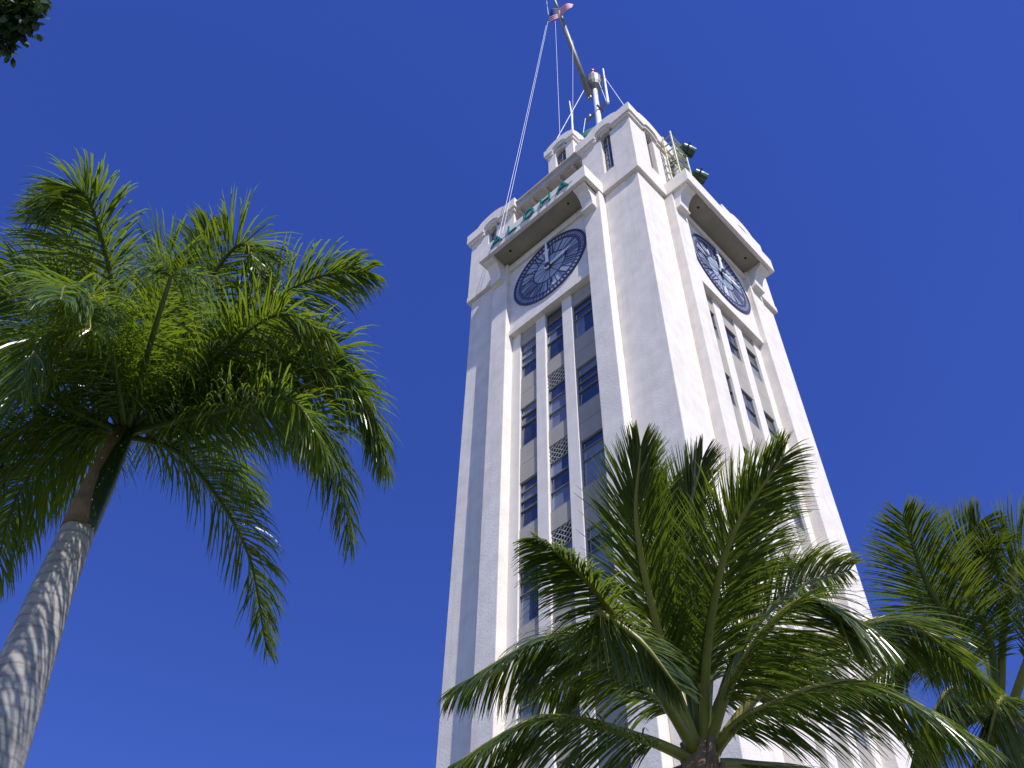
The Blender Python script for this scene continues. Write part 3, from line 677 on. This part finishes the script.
COCO2 = [
    ( [[9.18, -9.97, 9.02], [9.34, -10.68, 9.12], [9.3, -11.37, 8.97], [8.75, -11.47, 8.35]] , {'v': 0.8, 'd': 0.7} ),
    ( [[9.18, -9.97, 9.02], [9.61, -10.46, 9.01], [9.71, -11.09, 8.79], [9.19, -11.07, 8.11]] , {'v': 0.8, 'd': 0.7} ),
    ( [[9.18, -9.97, 9.02], [9.52, -9.73, 9.33], [9.84, -9.57, 9.54], [9.76, -8.86, 9.1]] , {'v': 0.8, 'd': 0.7} ),
    ( [[9.18, -9.97, 9.02], [9.5, -10.89, 9.7], [9.6, -11.63, 10.15], [9.83, -12.31, 10.65]] , {'d': 0.3} ),
    ( [[9.18, -9.97, 9.02], [9.73, -10.58, 9.9], [9.89, -11.18, 10.44], [10.39, -11.33, 10.91]] , {'d': 0.4} ),
    ( [[9.18, -9.97, 9.02], [9.97, -10.51, 10.12], [10.51, -10.75, 10.66], [11.21, -10.45, 11.0]] , {'d': 0.4} ),
    ( [[9.18, -9.97, 9.02], [10.16, -10.39, 9.78], [10.82, -10.67, 10.28], [11.48, -10.17, 10.36]] , {} ),
    ( [[9.18, -9.97, 9.02], [10.06, -9.85, 9.42], [10.7, -9.5, 9.58], [10.83, -8.6, 9.16]] , {} ),
    ( [[9.18, -9.97, 9.02], [9.17, -10.26, 9.93], [8.79, -10.45, 10.34], [7.87, -10.3, 10.27]] , {'v': 0.8, 'd': 0.6} ),
    ( [[9.18, -9.97, 9.02], [9.26, -10.64, 9.05], [8.98, -11.26, 8.86], [8.39, -11.14, 8.23]] , {'v': 0.8, 'd': 0.6} ),
    ( [[9.18, -9.97, 9.02], [9.1, -9.72, 8.59], [8.46, -9.7, 8.11], [7.86, -9.39, 7.62]] , {} ),
    ( [[9.18, -9.97, 9.02], [9.49, -9.49, 8.92], [9.62, -8.85, 8.64], [9.19, -8.22, 8.07]] , {} ),
    ( [[9.18, -9.97, 9.02], [9.39, -9.83, 10.07], [9.31, -9.94, 10.84], [8.87, -10.01, 11.4]] , {'d': 0.6} ),
]

def palm(name, base, label, kind, trunk, trad, fronds, seed):
    rg = random.Random(seed)
    root = empty(name, base, label, 'palm tree', None)
    o = Vector(base)
    m = MB(); pts = [Vector(p) - o for p in trunk]
    # rings on the trunk
    P2, R2 = [], []
    NN = 90
    for i in range(NN + 1):
        f = i / NN * (len(pts) - 1); a = min(int(f), len(pts) - 2); u = f - a
        P2.append(pts[a].lerp(pts[a + 1], u)); r = trad[a] + (trad[a + 1] - trad[a]) * u
        R2.append(r * (1 + (.02 if i % 3 == 0 else 0) + rg.uniform(-.008, .008)))
    m.tube(P2, R2, 20); m.build('trunk', M['bark' if kind == 'royal' else 'cocobark'], root, smooth=True)
    for pts_, kw in fronds: frond('frond', pts_, kw, root, kind, rg)
    return root
royal = palm('royal_palm', (4.3, -19.0, 0), 'tall palm with smooth pale grey trunk and green crownshaft at the left', 'royal',
     [(4.3, -19.0, 0), (4.15, -19.02, 3), (3.95, -19.06, 6.2), (3.86, -19.1, 7.4), (3.80, -19.17, 8.6), (3.79, -19.19, 9.5)], [.30, .33, .30, .255, .20, .165], ROYAL, 11)
ro = Vector(royal.location)
m = MB(); m.tube([Vector(p) - ro for p in ((3.79, -19.19, 9.42), (3.79, -19.19, 9.55), (3.8, -19.19, 10.2), (3.8, -19.19, 10.9), (3.8, -19.19, 11.25))], [.168, .178, .155, .115, .07], 16); m.build('crownshaft', M['shaft'], royal, smooth=True)
m = MB()
for k, a0 in enumerate((-1.9,)):
    for s in (0, 1):
        pass
pr = [(a, z) for z in (9.45, 9.9, 10.3, 10.8, 11.15) for a in (0, 1, 2, 3)]
for z, w, rr_ in ((9.42, 3.0, .19), (9.8, 2.2, .19), (10.2, 1.7, .172), (10.6, 1.9, .152), (11.05, 2.6, .125)):
    for j in range(5):
        a = 4.75 + (j / 4 - .5) * w
        m.v.append(Vector((3.8 + rr_ * math.cos(a), -19.19 + rr_ * math.sin(a), z)) - ro)
for i in range(4):
    for j in range(4): q = i * 5 + j; m.face((q, q + 1, q + 6, q + 5))
sh = m.build('dry_sheath', M['sheath'], royal, smooth=True); md = sh.modifiers.new('solid', 'SOLIDIFY'); md.thickness = .02
def coco(loc, label, crown, lean, fr, seed):
    c = Vector(crown); b = Vector(loc)
    r = palm('coconut_palm', loc, label, 'coco', [b, b.lerp(c, .35) + Vector(lean) * .6, b.lerp(c, .7) + Vector(lean) * .4, c + Vector((0, 0, -.55))], [.24, .15, .125, .11], fr, seed)
    rg = random.Random(seed)
    m = MB()      # fibrous leaf bases
    for i in range(14):
        a = rg.uniform(0, 6.28); z = rg.uniform(-.85, -.25); rr_ = .09 + .04 * rg.random()
        p = c - b + Vector((math.cos(a) * .07, math.sin(a) * .07, z)); q = p + Vector((math.cos(a) * rr_, math.sin(a) * rr_, .35))
        m.tube([p, p.lerp(q, .5), q], [.06, .05, .03], 7)
    m.tube([c - b + Vector((0, 0, -.8)), c - b + Vector((0, 0, .05))], [.12, .11], 14)
    m.build('leaf_base', M['sheath'], r)
    for i in range(5):
        a = i * 1.256 + seed; m = MB()
        p = c - b + Vector((math.cos(a) * .19, math.sin(a) * .19, -.62 - .08 * (i % 2)))
        m.lathe([(.02, -.13), (.07, -.11), (.105, -.04), (.11, .03), (.07, .10), (.02, .12)], tuple(p), 12); m.build('coconut', M['coconut'], r, smooth=True)
    return r
coco((7.9, -14.1, 0), 'coconut palm in front of the tower with upright green centre fronds', (7.82, -14.24, 7.48), (.1, .1, 0), COCO, 5)
coco((9.2, -10.3, 0), 'darker coconut palm at the right edge against the blue sky', (9.43, -10.03, 9.19), (.15, 0, 0), COCO2, 8)

# ------------------------------------------------------------ broadleaf tree, only a branch tip in view
tb = Vector((4.2, -24.2, 0))
tree = empty('broadleaf_tree', tb, 'dark leafy branch tips of a broadleaf tree in the upper left corner', 'tree')
rg = random.Random(4)
m = MB(); m.tube([(0, 0, 0), (.2, .1, 2.5), (.6, .3, 4.6), (1.4, .5, 6.2)], [.30, .24, .19, .12], 12); m.build('trunk', M['cocobark'], tree, smooth=True)
cc = Vector((8.6, -23.3, 8.3)) - tb
ends = []
m = MB()
for i in range(16):
    d = Vector((rg.uniform(-1, 1), rg.uniform(-1, .75), rg.uniform(-.5, .9))) * 1.05
    e = cc + d + Vector((-.45, -.25, .1)); s = Vector((1.0, .4, 5.6)); mid = s.lerp(e, .55) + Vector((0, 0, .35))
    ends.append((mid, e)); m.tube([s, mid, e], [.06, .035, .01], 6)
TIPS = [[8.62, -22.35, 8.56], [8.46, -22.29, 8.45], [8.72, -22.3, 8.59], [8.61, -22.47, 8.63], [8.64, -22.4, 8.6], [8.73, -22.36, 8.63], [8.77, -22.31, 8.62], [8.56, -22.36, 8.54], [8.66, -22.29, 8.56], [8.46, -22.35, 8.48], [8.54, -22.3, 8.5], [8.61, -22.28, 8.52]]
# the twigs whose tips hang into the picture
for tip in TIPS:
    e = Vector(tip) - tb; mid = e + Vector((-.35, -.5, .35)); m.tube([cc, mid, e], [.03, .015, .005], 6); ends.append((mid, e)); ends.append((mid, e))
near = ends[-len(TIPS) * 2:]
m.build('branches', M['cocobark'], tree)
m = MB()
for mid, e in ends:
    sp = .035 if (mid, e) in near else .13
    for j in range(46):
        f = rg.random() ** .6; p = mid.lerp(e, f) + Vector((rg.gauss(0, sp), rg.gauss(0, sp), rg.gauss(0, sp)))
        a = Vector((rg.gauss(0, 1), rg.gauss(0, 1), rg.gauss(-.5, .6))).normalized(); b = a.cross(Vector((rg.gauss(0, 1), rg.gauss(0, 1), rg.gauss(0, 1)))).normalized()
        l = rg.uniform(.06, .095); w = l * .28; n_ = a.cross(b) * w * .25
        q = [m.pt(p), m.pt(p + a * l * .35 + b * w), m.pt(p + a * l * .75 + b * w * .8), m.pt(p + a * l), m.pt(p + a * l * .75 - b * w * .8), m.pt(p + a * l * .35 - b * w)]
        m.face(q)
m.build('foliage', M['broad'], tree, fix=False)
